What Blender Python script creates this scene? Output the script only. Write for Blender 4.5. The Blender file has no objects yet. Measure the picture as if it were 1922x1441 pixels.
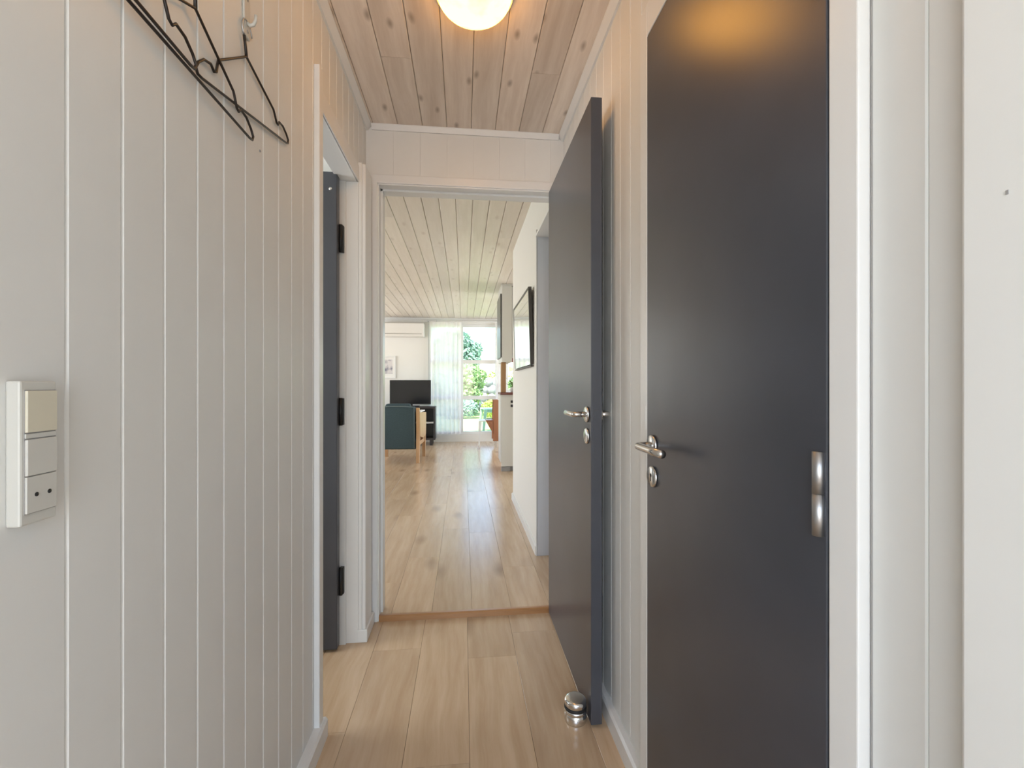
import bpy, bmesh, math, random
from mathutils import Vector, Matrix

random.seed(7)
SC = bpy.context.scene
COL = SC.collection
PI = math.pi

# ------------------------------------------------------------------ camera
cam_d = bpy.data.cameras.new('camera')
cam_d.sensor_width = 36.0
cam_d.lens = 16.0
cam_d.shift_y = 0.0008
cam_d.clip_start = 0.02
cam = bpy.data.objects.new('camera', cam_d)
COL.objects.link(cam)
cam.location = (0, 0, 1.10)
cam.rotation_euler = (PI / 2, 0, -math.radians(6.08))
SC.camera = cam

# ------------------------------------------------------------------ world, sun, window light
world = bpy.data.worlds.new('world')
SC.world = world
world.use_nodes = True
wn = world.node_tree.nodes
wl = world.node_tree.links
wn.clear()
wo = wn.new('ShaderNodeOutputWorld')
wb = wn.new('ShaderNodeBackground')
ws = wn.new('ShaderNodeTexSky')
ws.sky_type = 'NISHITA'
ws.sun_disc = False
ws.sun_elevation = math.radians(52)
ws.sun_rotation = math.radians(200)
ws.altitude = 0
ws.air_density = 1.0
ws.dust_density = 1.2
wl.new(ws.outputs[0], wb.inputs[0])
wb.inputs[1].default_value = 0.8
wl.new(wb.outputs[0], wo.inputs[0])

def add_light(name, kind, loc, rot, energy, color=(1, 1, 1), sx=1.0, sy=1.0):
    l = bpy.data.lights.new(name, kind)
    l.energy = energy
    l.color = color
    if kind == 'AREA':
        l.shape = 'RECTANGLE'
        l.size = sx
        l.size_y = sy
    o = bpy.data.objects.new(name, l)
    COL.objects.link(o)
    o.location = loc
    o.rotation_euler = rot
    return o

sun = add_light('sun', 'SUN', (0, 0, 12), (math.radians(34), 0, math.radians(-22)), 12.0, (1, 0.95, 0.86))
sun.data.angle = math.radians(0.6)
# daylight through the glazed front door behind the photographer
add_light('entrance_daylight', 'AREA', (-0.05, -1.42, 1.15), (PI / 2, 0, 0), 7.5, (0.86, 0.93, 1.0), 0.80, 1.75)
add_light('entrance_side_daylight', 'AREA', (-0.62, -0.75, 1.35), (PI / 2, 0, -PI / 2), 7, (0.86, 0.92, 1.0), 0.7, 1.3)
# daylight through the living room's side windows
add_light('side_window_daylight', 'AREA', (-4.35, 4.6, 1.45), (PI / 2, 0, -PI / 2), 46, (0.97, 0.98, 1.0), 2.6, 1.5)
add_light('side_window_daylight', 'AREA', (-4.35, 7.6, 1.45), (PI / 2, 0, -PI / 2), 55, (0.96, 0.985, 1.0), 1.6, 1.5)
# kitchen window and the window of the small side room
add_light('kitchen_daylight', 'AREA', (2.85, 6.6, 1.5), (PI / 2, 0, PI / 2), 55, (0.96, 0.985, 1.0), 2.0, 1.1)
add_light('side_room_daylight', 'AREA', (-2.35, 1.35, 1.45), (PI / 2, 0, -PI / 2), 26, (0.93, 0.97, 1.0), 0.8, 1.0)

SC.view_settings.view_transform = 'Standard'
SC.view_settings.look = 'None'
SC.view_settings.gamma = 1.0
SC.view_settings.use_curve_mapping = False
SC.view_settings.exposure = 0.0

# ------------------------------------------------------------------ materials
MATS = {}
def new_mat(name):
    m = bpy.data.materials.new(name)
    m.use_nodes = True
    MATS[name] = m
    nt = m.node_tree
    b = nt.nodes['Principled BSDF']
    return m, nt, b

def simple(name, col, rough=0.5, metal=0.0, spec=0.5, noise=0.0, nscale=40, bump=0.0, coat=0.0, emis=None, estr=0.0):
    m, nt, b = new_mat(name)
    b.inputs['Base Color'].default_value = (*col, 1)
    b.inputs['Roughness'].default_value = rough
    b.inputs['Metallic'].default_value = metal
    b.inputs['Specular IOR Level'].default_value = spec
    b.inputs['Coat Weight'].default_value = coat
    if emis:
        b.inputs['Emission Color'].default_value = (*emis, 1)
        b.inputs['Emission Strength'].default_value = estr
    if noise or bump:
        tc = nt.nodes.new('ShaderNodeTexCoord')
        n = nt.nodes.new('ShaderNodeTexNoise')
        n.inputs['Scale'].default_value = nscale
        n.inputs['Detail'].default_value = 4
        nt.links.new(tc.outputs['Object'], n.inputs['Vector'])
        if noise:
            r = nt.nodes.new('ShaderNodeValToRGB')
            r.color_ramp.elements[0].position = 0.3
            r.color_ramp.elements[1].position = 0.7
            r.color_ramp.elements[0].color = (*[c * (1 - noise) for c in col], 1)
            r.color_ramp.elements[1].color = (*[min(1, c * (1 + noise)) for c in col], 1)
            nt.links.new(n.outputs['Fac'], r.inputs[0])
            nt.links.new(r.outputs[0], b.inputs['Base Color'])
        if bump:
            bp = nt.nodes.new('ShaderNodeBump')
            bp.inputs['Strength'].default_value = bump
            bp.inputs['Distance'].default_value = 0.002
            nt.links.new(n.outputs['Fac'], bp.inputs['Height'])
            nt.links.new(bp.outputs[0], b.inputs['Normal'])
    return m

def wood(name, c_dark, c_light, rough, axis='Y', grain=18.0, knots=0.5, rnd=0.25, bump=0.03, knot_col=None, spec=0.5, knot_scale=(5.0, 2.2)):
    """Procedural boards: grain stretched along the board, knots, a tone per board."""
    m, nt, b = new_mat(name)
    N, L = nt.nodes, nt.links
    tc = N.new('ShaderNodeTexCoord')
    oi = N.new('ShaderNodeObjectInfo')
    off = N.new('ShaderNodeVectorMath'); off.operation = 'SCALE'
    comb = N.new('ShaderNodeCombineXYZ')
    L.new(oi.outputs['Random'], comb.inputs[0]); L.new(oi.outputs['Random'], comb.inputs[1]); L.new(oi.outputs['Random'], comb.inputs[2])
    L.new(comb.outputs[0], off.inputs[0]); off.inputs['Scale'].default_value = 53.0
    add = N.new('ShaderNodeVectorMath'); add.operation = 'ADD'
    L.new(tc.outputs['Object'], add.inputs[0]); L.new(off.outputs[0], add.inputs[1])
    # wobble
    nz = N.new('ShaderNodeTexNoise'); nz.inputs['Scale'].default_value = 2.5; nz.inputs['Detail'].default_value = 2
    L.new(add.outputs[0], nz.inputs['Vector'])
    wob = N.new('ShaderNodeVectorMath'); wob.operation = 'SCALE'; wob.inputs['Scale'].default_value = 0.05
    L.new(nz.outputs['Color'], wob.inputs[0])
    add2 = N.new('ShaderNodeVectorMath'); add2.operation = 'ADD'
    L.new(add.outputs[0], add2.inputs[0]); L.new(wob.outputs[0], add2.inputs[1])
    mp = N.new('ShaderNodeMapping')
    s = [grain, grain, grain]
    s['XYZ'.index(axis)] = grain * 0.07
    mp.inputs['Scale'].default_value = s
    L.new(add2.outputs[0], mp.inputs[0])
    g = N.new('ShaderNodeTexNoise'); g.inputs['Scale'].default_value = 1.6; g.inputs['Detail'].default_value = 7; g.inputs['Roughness'].default_value = 0.62
    L.new(mp.outputs[0], g.inputs['Vector'])
    r = N.new('ShaderNodeValToRGB')
    r.color_ramp.elements[0].position = 0.33; r.color_ramp.elements[1].position = 0.68
    r.color_ramp.elements[0].color = (*c_dark, 1); r.color_ramp.elements[1].color = (*c_light, 1)
    L.new(g.outputs['Fac'], r.inputs[0])
    col = r.outputs[0]
    # board tone
    mr = N.new('ShaderNodeMapRange'); mr.inputs['To Min'].default_value = 1 - rnd; mr.inputs['To Max'].default_value = 1 + rnd * 0.6
    L.new(oi.outputs['Random'], mr.inputs['Value'])
    mul = N.new('ShaderNodeVectorMath'); mul.operation = 'SCALE'
    L.new(col, mul.inputs[0]); L.new(mr.outputs[0], mul.inputs['Scale'])
    col = mul.outputs[0]
    if knots > 0:
        mk = N.new('ShaderNodeMapping')
        ks = [knot_scale[0]] * 3
        ks['XYZ'.index(axis)] = knot_scale[1]
        mk.inputs['Scale'].default_value = ks
        L.new(add2.outputs[0], mk.inputs[0])
        v = N.new('ShaderNodeTexVoronoi'); v.voronoi_dimensions = '2D'; v.inputs['Scale'].default_value = 1.0
        L.new(mk.outputs[0], v.inputs['Vector'])
        kr = N.new('ShaderNodeValToRGB')
        kr.color_ramp.elements[0].position = 0.03; kr.color_ramp.elements[0].color = (1, 1, 1, 1)
        kr.color_ramp.elements[1].position = 0.17; kr.color_ramp.elements[1].color = (0, 0, 0, 1)
        L.new(v.outputs['Distance'], kr.inputs[0])
        # only some cells hold a knot
        sep = N.new('ShaderNodeSeparateColor'); L.new(v.outputs['Color'], sep.inputs[0])
        gt = N.new('ShaderNodeMath'); gt.operation = 'GREATER_THAN'; gt.inputs[1].default_value = 0.66
        L.new(sep.outputs[0], gt.inputs[0])
        mm = N.new('ShaderNodeMath'); mm.operation = 'MULTIPLY'; L.new(kr.outputs[0], mm.inputs[0]); L.new(gt.outputs[0], mm.inputs[1])
        mm2 = N.new('ShaderNodeMath'); mm2.operation = 'MULTIPLY'; L.new(mm.outputs[0], mm2.inputs[0]); mm2.inputs[1].default_value = knots
        mix = N.new('ShaderNodeMix'); mix.data_type = 'RGBA'
        L.new(mm2.outputs[0], mix.inputs['Factor']); L.new(col, mix.inputs['A'])
        mix.inputs['B'].default_value = (*(knot_col or [c * 0.35 for c in c_dark]), 1)
        col = mix.outputs['Result']
    L.new(col, b.inputs['Base Color'])
    b.inputs['Roughness'].default_value = rough
    b.inputs['Specular IOR Level'].default_value = spec
    if bump:
        bp = N.new('ShaderNodeBump'); bp.inputs['Strength'].default_value = bump; bp.inputs['Distance'].default_value = 0.001
        L.new(g.outputs['Fac'], bp.inputs['Height']); L.new(bp.outputs[0], b.inputs['Normal'])
    return m

simple('white_paint', (0.76, 0.76, 0.73), 0.42, noise=0.012, nscale=9)
simple('white_gloss', (0.78, 0.78, 0.76), 0.3)
simple('white_plain', (0.80, 0.785, 0.75), 0.6)
simple('room_white', (0.80, 0.785, 0.74), 0.65)
simple('door_paint', (0.056, 0.060, 0.073), 0.30, noise=0.10, nscale=5, spec=0.55)
simple('steel', (0.66, 0.65, 0.63), 0.24, 1.0)
simple('chrome', (0.75, 0.75, 0.74), 0.12, 1.0)
simple('hinge_steel', (0.46, 0.47, 0.48), 0.4, 1.0)
simple('black', (0.012, 0.012, 0.012), 0.45)
simple('black_wire', (0.018, 0.012, 0.009), 0.4)
simple('rubber', (0.015, 0.015, 0.015), 0.6)
simple('switch_white', (0.60, 0.59, 0.54), 0.35)
simple('switch_yellowed', (0.66, 0.62, 0.49), 0.35)
simple('mirror_glass', (0.92, 0.93, 0.92), 0.02, 1.0)
simple('frame_black', (0.03, 0.025, 0.02), 0.4)
simple('teal_fabric', (0.058, 0.088, 0.098), 0.9, noise=0.12, nscale=120, spec=0.2)
simple('teal_piping', (0.16, 0.20, 0.21), 0.8, spec=0.2)
simple('seat_white', (0.8, 0.79, 0.77), 0.8)
simple('tv_black', (0.008, 0.008, 0.009), 0.35)
simple('tv_screen', (0.010, 0.010, 0.012), 0.16, spec=0.6)
simple('bench_black', (0.03, 0.025, 0.026), 0.4)
simple('ac_white', (0.80, 0.775, 0.72), 0.4)
simple('ac_grey', (0.42, 0.39, 0.35), 0.5)
simple('red_box', (0.28, 0.05, 0.045), 0.5)
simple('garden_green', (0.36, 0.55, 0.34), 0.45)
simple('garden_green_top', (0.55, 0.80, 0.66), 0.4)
simple('cabinet_grey', (0.68, 0.67, 0.63), 0.4)
simple('cabinet_dark', (0.09, 0.09, 0.085), 0.3)
simple('plinth_grey', (0.33, 0.32, 0.31), 0.5)
simple('sill_dark', (0.17, 0.055, 0.04), 0.35)
simple('stone_grey', (0.36, 0.37, 0.38), 0.85, noise=0.25, nscale=6)
simple('house_wall', (0.85, 0.83, 0.8), 0.8)
simple('house_roof', (0.72, 0.70, 0.66), 0.8)
simple('bark', (0.12, 0.08, 0.05), 0.9, noise=0.3, nscale=12)
simple('curtain_grey', (0.36, 0.35, 0.34), 0.8)
simple('jamb_white_shaded', (0.60, 0.62, 0.66), 0.45)  # white jamb and leaf, with bluish shade put into the colour
simple('gap_dark', (0.05, 0.045, 0.04), 0.9)
simple('roof_slab', (0.25, 0.24, 0.23), 0.9)

wood('floor_oak', (0.54, 0.375, 0.23), (0.66, 0.495, 0.33), 0.22, 'Y', 16, 0.6, 0.10, 0.02, (0.28, 0.17, 0.095), 0.9, (3.2, 1.3))
wood('ceiling_pine', (0.72, 0.605, 0.505), (0.90, 0.80, 0.70), 0.45, 'Y', 15, 0.62, 0.12, 0.03, (0.24, 0.165, 0.11), 0.35, (13.0, 5.5))
wood('ceiling_pine_pale', (0.70, 0.635, 0.545), (0.78, 0.72, 0.64), 0.4, 'Y', 13, 0.3, 0.08, 0.03, (0.36, 0.26, 0.18), 0.4, (8.0, 3.0))
wood('threshold_wood', (0.33, 0.155, 0.055), (0.48, 0.255, 0.11), 0.3, 'X', 16, 0, 0.1)
wood('oak_frame', (0.44, 0.245, 0.11), (0.57, 0.35, 0.18), 0.4, 'Z', 16, 0, 0.1)
wood('teak_chair', (0.30, 0.12, 0.05), (0.40, 0.17, 0.085), 0.4, 'Z', 16, 0, 0.1)
wood('post_wood', (0.36, 0.19, 0.07), (0.48, 0.27, 0.11), 0.4, 'Z', 16, 0, 0.1)

# glowing glass of the ceiling lamp, slightly mottled
m, nt, b = new_mat('lamp_glass')
tc = nt.nodes.new('ShaderNodeTexCoord'); n = nt.nodes.new('ShaderNodeTexNoise')
n.inputs['Scale'].default_value = 14; n.inputs['Detail'].default_value = 3
nt.links.new(tc.outputs['Object'], n.inputs['Vector'])
r = nt.nodes.new('ShaderNodeValToRGB')
r.color_ramp.elements[0].position = 0.30; r.color_ramp.elements[0].color = (0.9, 0.4, 0.056, 1)
r.color_ramp.elements[1].position = 0.5; r.color_ramp.elements[1].color = (1.0, 0.45, 0.075, 1)
nt.links.new(n.outputs['Fac'], r.inputs[0])
b.inputs['Base Color'].default_value = (0.25, 0.2, 0.1, 1)
b.inputs['Roughness'].default_value = 0.2
nt.links.new(r.outputs[0], b.inputs['Emission Color'])
b.inputs['Emission Strength'].default_value = 12.0

# clear window panes
m, nt, b = new_mat('pane_glass')
nt.nodes.remove(b)
out = nt.nodes['Material Output']
tr = nt.nodes.new('ShaderNodeBsdfTransparent'); tr.inputs[0].default_value = (0.96, 0.98, 0.97, 1)
gl = nt.nodes.new('ShaderNodeBsdfGlossy'); gl.inputs['Roughness'].default_value = 0.02
mx = nt.nodes.new('ShaderNodeMixShader'); mx.inputs[0].default_value = 0.05
nt.links.new(tr.outputs[0], mx.inputs[1]); nt.links.new(gl.outputs[0], mx.inputs[2]); nt.links.new(mx.outputs[0], out.inputs[0])

# sheer curtain cloth with a faint grey print
m, nt, b = new_mat('sheer_cloth')
nt.nodes.remove(b)
out = nt.nodes['Material Output']
tc = nt.nodes.new('ShaderNodeTexCoord'); n = nt.nodes.new('ShaderNodeTexNoise'); n.inputs['Scale'].default_value = 6; n.inputs['Detail'].default_value = 3
nt.links.new(tc.outputs['Object'], n.inputs['Vector'])
r = nt.nodes.new('ShaderNodeValToRGB')
r.color_ramp.elements[0].position = 0.36; r.color_ramp.elements[0].color = (0.90, 0.86, 0.86, 1)
r.color_ramp.elements[1].position = 0.46; r.color_ramp.elements[1].color = (0.97, 0.94, 0.935, 1)
nt.links.new(n.outputs['Fac'], r.inputs[0])
df = nt.nodes.new('ShaderNodeBsdfDiffuse'); tl = nt.nodes.new('ShaderNodeBsdfTranslucent'); tr = nt.nodes.new('ShaderNodeBsdfTransparent')
nt.links.new(r.outputs[0], df.inputs[0]); nt.links.new(r.outputs[0], tl.inputs[0])
m1 = nt.nodes.new('ShaderNodeMixShader'); m1.inputs[0].default_value = 0.45
nt.links.new(df.outputs[0], m1.inputs[1]); nt.links.new(tl.outputs[0], m1.inputs[2])
m2 = nt.nodes.new('ShaderNodeMixShader'); m2.inputs[0].default_value = 0.08
nt.links.new(m1.outputs[0], m2.inputs[1]); nt.links.new(tr.outputs[0], m2.inputs[2]); nt.links.new(m2.outputs[0], out.inputs[0])

# leaves and lawn
def leaf_mat(name, c0, c1):
    m, nt, b = new_mat(name)
    tc = nt.nodes.new('ShaderNodeTexCoord'); n = nt.nodes.new('ShaderNodeTexNoise'); n.inputs['Scale'].default_value = 2.2
    n.inputs['Detail'].default_value = 6; n.inputs['Roughness'].default_value = 0.8
    nt.links.new(tc.outputs['Object'], n.inputs['Vector'])
    r = nt.nodes.new('ShaderNodeValToRGB')
    r.color_ramp.elements[0].position = 0.35; r.color_ramp.elements[0].color = (*c0, 1)
    r.color_ramp.elements[1].position = 0.65; r.color_ramp.elements[1].color = (*c1, 1)
    nt.links.new(n.outputs['Fac'], r.inputs[0]); nt.links.new(r.outputs[0], b.inputs['Base Color'])
    b.inputs['Roughness'].default_value = 0.7
    return m
leaf_mat('leaf_green', (0.12, 0.25, 0.08), (0.32, 0.48, 0.17))
leaf_mat('leaf_blue', (0.13, 0.28, 0.20), (0.30, 0.46, 0.34))
leaf_mat('leaf_yellow', (0.34, 0.46, 0.08), (0.58, 0.68, 0.18))
leaf_mat('lawn_green', (0.36, 0.50, 0.14), (0.52, 0.64, 0.24))
simple('terrace', (0.62, 0.60, 0.57), 0.8, noise=0.08, nscale=8)

# print of the small picture
m, nt, b = new_mat('art_print')
tc = nt.nodes.new('ShaderNodeTexCoord'); n = nt.nodes.new('ShaderNodeTexNoise'); n.inputs['Scale'].default_value = 9; n.inputs['Detail'].default_value = 3
nt.links.new(tc.outputs['Object'], n.inputs['Vector'])
r = nt.nodes.new('ShaderNodeValToRGB')
r.color_ramp.elements[0].position = 0.38; r.color_ramp.elements[0].color = (0.17, 0.17, 0.23, 1)
r.color_ramp.elements[1].position = 0.56; r.color_ramp.elements[1].color = (0.66, 0.63, 0.62, 1)
nt.links.new(n.outputs['Fac'], r.inputs[0]); nt.links.new(r.outputs[0], b.inputs['Base Color'])

# ------------------------------------------------------------------ helpers
def tag(o, label=None, cat=None, group=None, kind=None):
    if label: o['label'] = label
    if cat: o['category'] = cat
    if group: o['group'] = group
    if kind: o['kind'] = kind
    return o

def link(name, me, mat, parent=None, loc=None):
    o = bpy.data.objects.new(name, me)
    COL.objects.link(o)
    if mat and not me.materials:
        me.materials.append(MATS[mat] if isinstance(mat, str) else mat)
    if parent is not None:
        o.parent = parent
    if loc is not None:
        o.location = loc
    return o

def thing(name, label, cat, loc=(0, 0, 0), rotz=0.0, group=None, kind=None):
    o = bpy.data.objects.new(name, None)
    o.empty_display_size = 0.1
    COL.objects.link(o)
    o.location = loc
    o.rotation_euler = (0, 0, rotz)
    return tag(o, label, cat, group, kind)

def bm_box(bm, x0, x1, y0, y1, z0, z1, bevel=0.0, seg=2):
    r = bmesh.ops.create_cube(bm, size=1.0)
    vs = r['verts']
    for v in vs:
        v.co = Vector(((x0 + x1) / 2 + v.co.x * (x1 - x0), (y0 + y1) / 2 + v.co.y * (y1 - y0), (z0 + z1) / 2 + v.co.z * (z1 - z0)))
    if bevel > 0:
        es = list({e for v in vs for e in v.link_edges})
        bmesh.ops.bevel(bm, geom=es, offset=bevel, segments=seg, profile=0.5, affect='EDGES')

def bm_mesh(bm, name, smooth=False):
    bmesh.ops.recalc_face_normals(bm, faces=bm.faces)
    me = bpy.data.meshes.new(name)
    bm.to_mesh(me)
    bm.free()
    if smooth:
        for p in me.polygons:
            p.use_smooth = True
    return me

def box(name, x0, x1, y0, y1, z0, z1, mat, parent=None, bevel=0.0, seg=2):
    bm = bmesh.new()
    bm_box(bm, x0, x1, y0, y1, z0, z1, bevel, seg)
    return link(name, bm_mesh(bm, name), mat, parent)

def boxes(name, lst, mat, parent=None, bevel=0.0):
    bm = bmesh.new()
    for b in lst:
        bm_box(bm, *b, bevel=bevel)
    return link(name, bm_mesh(bm, name), mat, parent)

def bm_tube(bm, pts, rad, seg=10, closed=False, caps=True):
    pts = [Vector(p) for p in pts]
    n = len(pts)
    rads = rad if isinstance(rad, (list, tuple)) else [rad] * n
    rings = []
    up = None
    for i, p in enumerate(pts):
        if closed:
            t = (pts[(i + 1) % n] - pts[i - 1]).normalized()
        elif i == 0:
            t = (pts[1] - pts[0]).normalized()
        elif i == n - 1:
            t = (pts[-1] - pts[-2]).normalized()
        else:
            t = ((pts[i + 1] - p).normalized() + (p - pts[i - 1]).normalized())
            t = t.normalized() if t.length > 1e-6 else (pts[i + 1] - p).normalized()
        if up is None:
            a = Vector((0, 0, 1)) if abs(t.z) < 0.9 else Vector((1, 0, 0))
            up = (a - t * a.dot(t)).normalized()
        else:
            up = up - t * up.dot(t)
            up = up.normalized() if up.length > 1e-6 else t.orthogonal().normalized()
        s = t.cross(up)
        rings.append([bm.verts.new(p + (up * math.cos(2 * PI * k / seg) + s * math.sin(2 * PI * k / seg)) * rads[i]) for k in range(seg)])
    m = n if closed else n - 1
    for i in range(m):
        a, b = rings[i], rings[(i + 1) % n]
        for k in range(seg):
            bm.faces.new((a[k], a[(k + 1) % seg], b[(k + 1) % seg], b[k]))
    if caps and not closed:
        bm.faces.new(rings[0][::-1])
        bm.faces.new(rings[-1])

def tube(name, pts, rad, mat, parent=None, seg=10, closed=False, smooth=True):
    bm = bmesh.new()
    bm_tube(bm, pts, rad, seg, closed)
    return link(name, bm_mesh(bm, name, smooth), mat, parent)

def bm_lathe(bm, prof, seg=32, origin=(0, 0, 0), axis='Z'):
    o = Vector(origin)
    rings = []
    def P(r, h, a):
        if axis == 'Z': return o + Vector((r * math.cos(a), r * math.sin(a), h))
        if axis == 'X': return o + Vector((h, r * math.cos(a), r * math.sin(a)))
        return o + Vector((r * math.cos(a), h, r * math.sin(a)))
    for r, h in prof:
        if r < 1e-6:
            rings.append([bm.verts.new(P(0, h, 0))])
        else:
            rings.append([bm.verts.new(P(r, h, 2 * PI * k / seg)) for k in range(seg)])
    for a, b in zip(rings, rings[1:]):
        for k in range(seg):
            if len(a) == 1 and len(b) == 1: continue
            if len(a) == 1: bm.faces.new((a[0], b[k], b[(k + 1) % seg]))
            elif len(b) == 1: bm.faces.new((a[k], a[(k + 1) % seg], b[0]))
            else: bm.faces.new((a[k], a[(k + 1) % seg], b[(k + 1) % seg], b[k]))

def lathe(name, prof, mat, parent=None, seg=32, origin=(0, 0, 0), axis='Z', smooth=True):
    bm = bmesh.new()
    bm_lathe(bm, prof, seg, origin, axis)
    o = link(name, bm_mesh(bm, name, smooth), mat, parent)
    return o

def bm_prism(bm, poly, axis, a0, a1):
    """poly: 2-D outline; axis: extrusion axis."""
    def P(u, v, w):
        return {'X': (w, u, v), 'Y': (u, w, v), 'Z': (u, v, w)}[axis]
    A = [bm.verts.new(P(u, v, a0)) for u, v in poly]
    B = [bm.verts.new(P(u, v, a1)) for u, v in poly]
    n = len(poly)
    bm.faces.new(A[::-1]); bm.faces.new(B)
    for i in range(n):
        bm.faces.new((A[i], A[(i + 1) % n], B[(i + 1) % n], B[i]))

def prism(name, poly, axis, a0, a1, mat, parent=None, smooth=False):
    bm = bmesh.new()
    bm_prism(bm, poly, axis, a0, a1)
    return link(name, bm_mesh(bm, name, smooth), mat, parent)

BOARD_CACHE = {}
def board_mesh(w, t, L, ch, run, face, mat):
    """One chamfered board. run: axis of its length, face: '+X','-X','+Z','-Z' of its visible side. Origin at centre of its visible side's start."""
    key = (round(w, 4), round(t, 4), round(L, 4), ch, run, face, mat)
    if key in BOARD_CACHE:
        return BOARD_CACHE[key]
    h = w / 2
    prof = [(-h, -t), (h, -t), (h, -ch), (h - ch, 0), (-h + ch, 0), (-h, -ch)]
    bm = bmesh.new()
    A, B = [], []
    for u, v in prof:
        s = 1 if face[0] == '+' else -1
        for lst, l in ((A, 0.0), (B, L)):
            c = {'X': [0, 0, 0], 'Y': [0, 0, 0], 'Z': [0, 0, 0]}['X']
            c['XYZ'.index(run)] = l
            c['XYZ'.index(face[1])] = s * v
            wa = [a for a in 'XYZ' if a != run and a != face[1]][0]
            c['XYZ'.index(wa)] = u
            lst.append(bm.verts.new(c))
    n = len(prof)
    bm.faces.new(A); bm.faces.new(B[::-1])
    for i in range(n):
        bm.faces.new((A[i], A[(i + 1) % n], B[(i + 1) % n], B[i]))
    me = bm_mesh(bm, 'board')
    me.materials.append(MATS[mat])
    BOARD_CACHE[key] = me
    return me

def struct(o, label, cat):
    return tag(o, label, cat, None, 'structure')

# ------------------------------------------------------------------ sizes
XL, XR = -0.451, 0.484          # hall side walls (faces)
YE = 2.18                       # hall side of the end wall
YE2 = 2.26                      # living-room side of the end wall
ZC = 2.31                       # hall ceiling
YB = -1.30                      # back of the hall
ZF2 = 0.02                      # living-room floor
ZC2 = 2.36                      # living-room ceiling
YW = 8.70                       # far window wall
XR2 = 0.465                     # living-room right wall
BW = 0.0855                     # wall board module

# ------------------------------------------------------------------ floors
fl = struct(box('floor', -2.3, 0.60, YB - 0.1, YE, -0.12, -0.012, 'gap_dark'), 'oak plank floor of the narrow hall', 'floor')
row = 0.195
k0 = -12
for k in range(k0, 3):
    x0 = 0.018 + row * k
    x1 = min(x0 + row, 0.60)
    x = (x0 + x1) / 2
    if x < -2.2: continue
    y = YB - 0.05 - [0.95, 0.78, 1.30, 0.86, 0.08][k % 5]
    while y < YE - 0.01:
        L = min(1.38, YE - y - 0.002)
        if L > 0.02 and y + L > YB - 0.1:
            link('floor_board', board_mesh(x1 - x0 - 0.0008, 0.011, L - 0.0008, 0.0007, 'Y', '+Z', 'floor_oak'), None, fl, (x, y, 0.0))
        y += 1.38

fl2 = struct(box('floor', -4.3, 2.8, YE, YW + 0.15, -0.12, ZF2 - 0.012, 'floor_oak'), 'shining oak plank floor of the living room', 'floor')
row2 = 0.19
for k in range(-12, 9):
    x0 = 0.04 + row2 * k
    xc = x0 + row2 / 2
    y = YE2 - [0.2, 0.85, 0.45, 1.0, 0.65, 0.1][k % 6]
    while y < YW - 0.02:
        ys = max(y, YE + 0.016)
        L = min(y + 1.28, YW) - ys
        if L > 0.003:
            link('floor_board', board_mesh(row2 - 0.0008, 0.011, L - 0.0008, 0.0007, 'Y', '+Z', 'floor_oak'), None, fl2, (xc, ys, ZF2))
        y += 1.28

# ------------------------------------------------------------------ ceilings
cl = struct(box('ceiling', XL - 0.09, XR + 0.09, YB - 0.1, YE + 0.02, ZC + 0.012, ZC + 0.10, 'gap_dark'), 'whitewashed knotty pine plank ceiling of the hall', 'ceiling')
cw = 0.1135
joints = {-3: 1.72, 2: 1.75, -4: 0.4, -2: 0.9, -1: 0.2, 0: 0.75, 1: 0.1, 3: 0.6}
for k in range(-5, 5):
    x0 = max(0.036 + cw * k, XL)
    x1 = min(0.036 + cw * (k + 1), XR)
    if x1 - x0 < 0.02: continue
    yj = joints.get(k, 0.5)
    for a, b in ((YB, yj), (yj, YE)):
        link('ceiling_board', board_mesh(x1 - x0 - 0.0016, 0.011, b - a - 0.0015, 0.0022, 'Y', '-Z', 'ceiling_pine'), None, cl, ((x0 + x1) / 2, a, ZC))

cl2 = struct(box('ceiling', -4.3, 2.8, YE2 - 0.04, YW + 0.15, ZC2 + 0.011, ZC2 + 0.10, 'ceiling_pine_pale'), 'pale pine plank ceiling of the living room', 'ceiling')
cw2 = 0.116
for k in range(-32, 20):
    xc = -0.053 + cw2 * (k + 0.5)
    yj = 3.2 + (k * 1.7) % 4.4
    for a, b in ((YE2, yj), (yj, YW)):
        link('ceiling_board', board_mesh(cw2 - 0.003, 0.0105, b - a - 0.0012, 0.004, 'Y', '-Z', 'ceiling_pine_pale'), None, cl2, (xc, a, ZC2))
roof = struct(box('roof', -5.3, 3.8, YB - 1.2, YW + 0.9, 2.50, 2.62, 'roof_slab'), 'unseen flat roof slab, its overhang added to keep the sun out of the house', 'roof')  # out of view; wide overhang added to block direct sun at the openings

# ------------------------------------------------------------------ hall left wall
OPY0, OPY1 = 1.471, 2.00        # opening of the left door
wlft = boxes('wall_left', [(-0.53, XL - 0.012, YB, -1.10, 0, ZC + 0.01), (-0.53, XL - 0.012, -1.10, -0.40, 0, 0.70), (-0.53, XL - 0.012, -1.10, -0.40, 2.0, ZC + 0.01), (-0.53, XL - 0.012, -0.40, OPY0, 0, ZC + 0.01), (-0.53, XL - 0.012, OPY0, OPY1, 2.0, ZC + 0.01), (-0.53, XL - 0.012, OPY1 + 0.021, YE, 0, ZC + 0.01)], 'white_paint')
struct(wlft, 'white painted tongue-and-groove board wall on the left', 'wall')
link('wall_board', board_mesh(0.0110, 0.013, 2.03, 0.0005, 'Z', '+X', 'white_paint'), None, wlft, (XL, 1.4315, 0))
y = 1.426
ys = []
while y > YB - 0.01:
    ys.append(y); y -= BW
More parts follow.
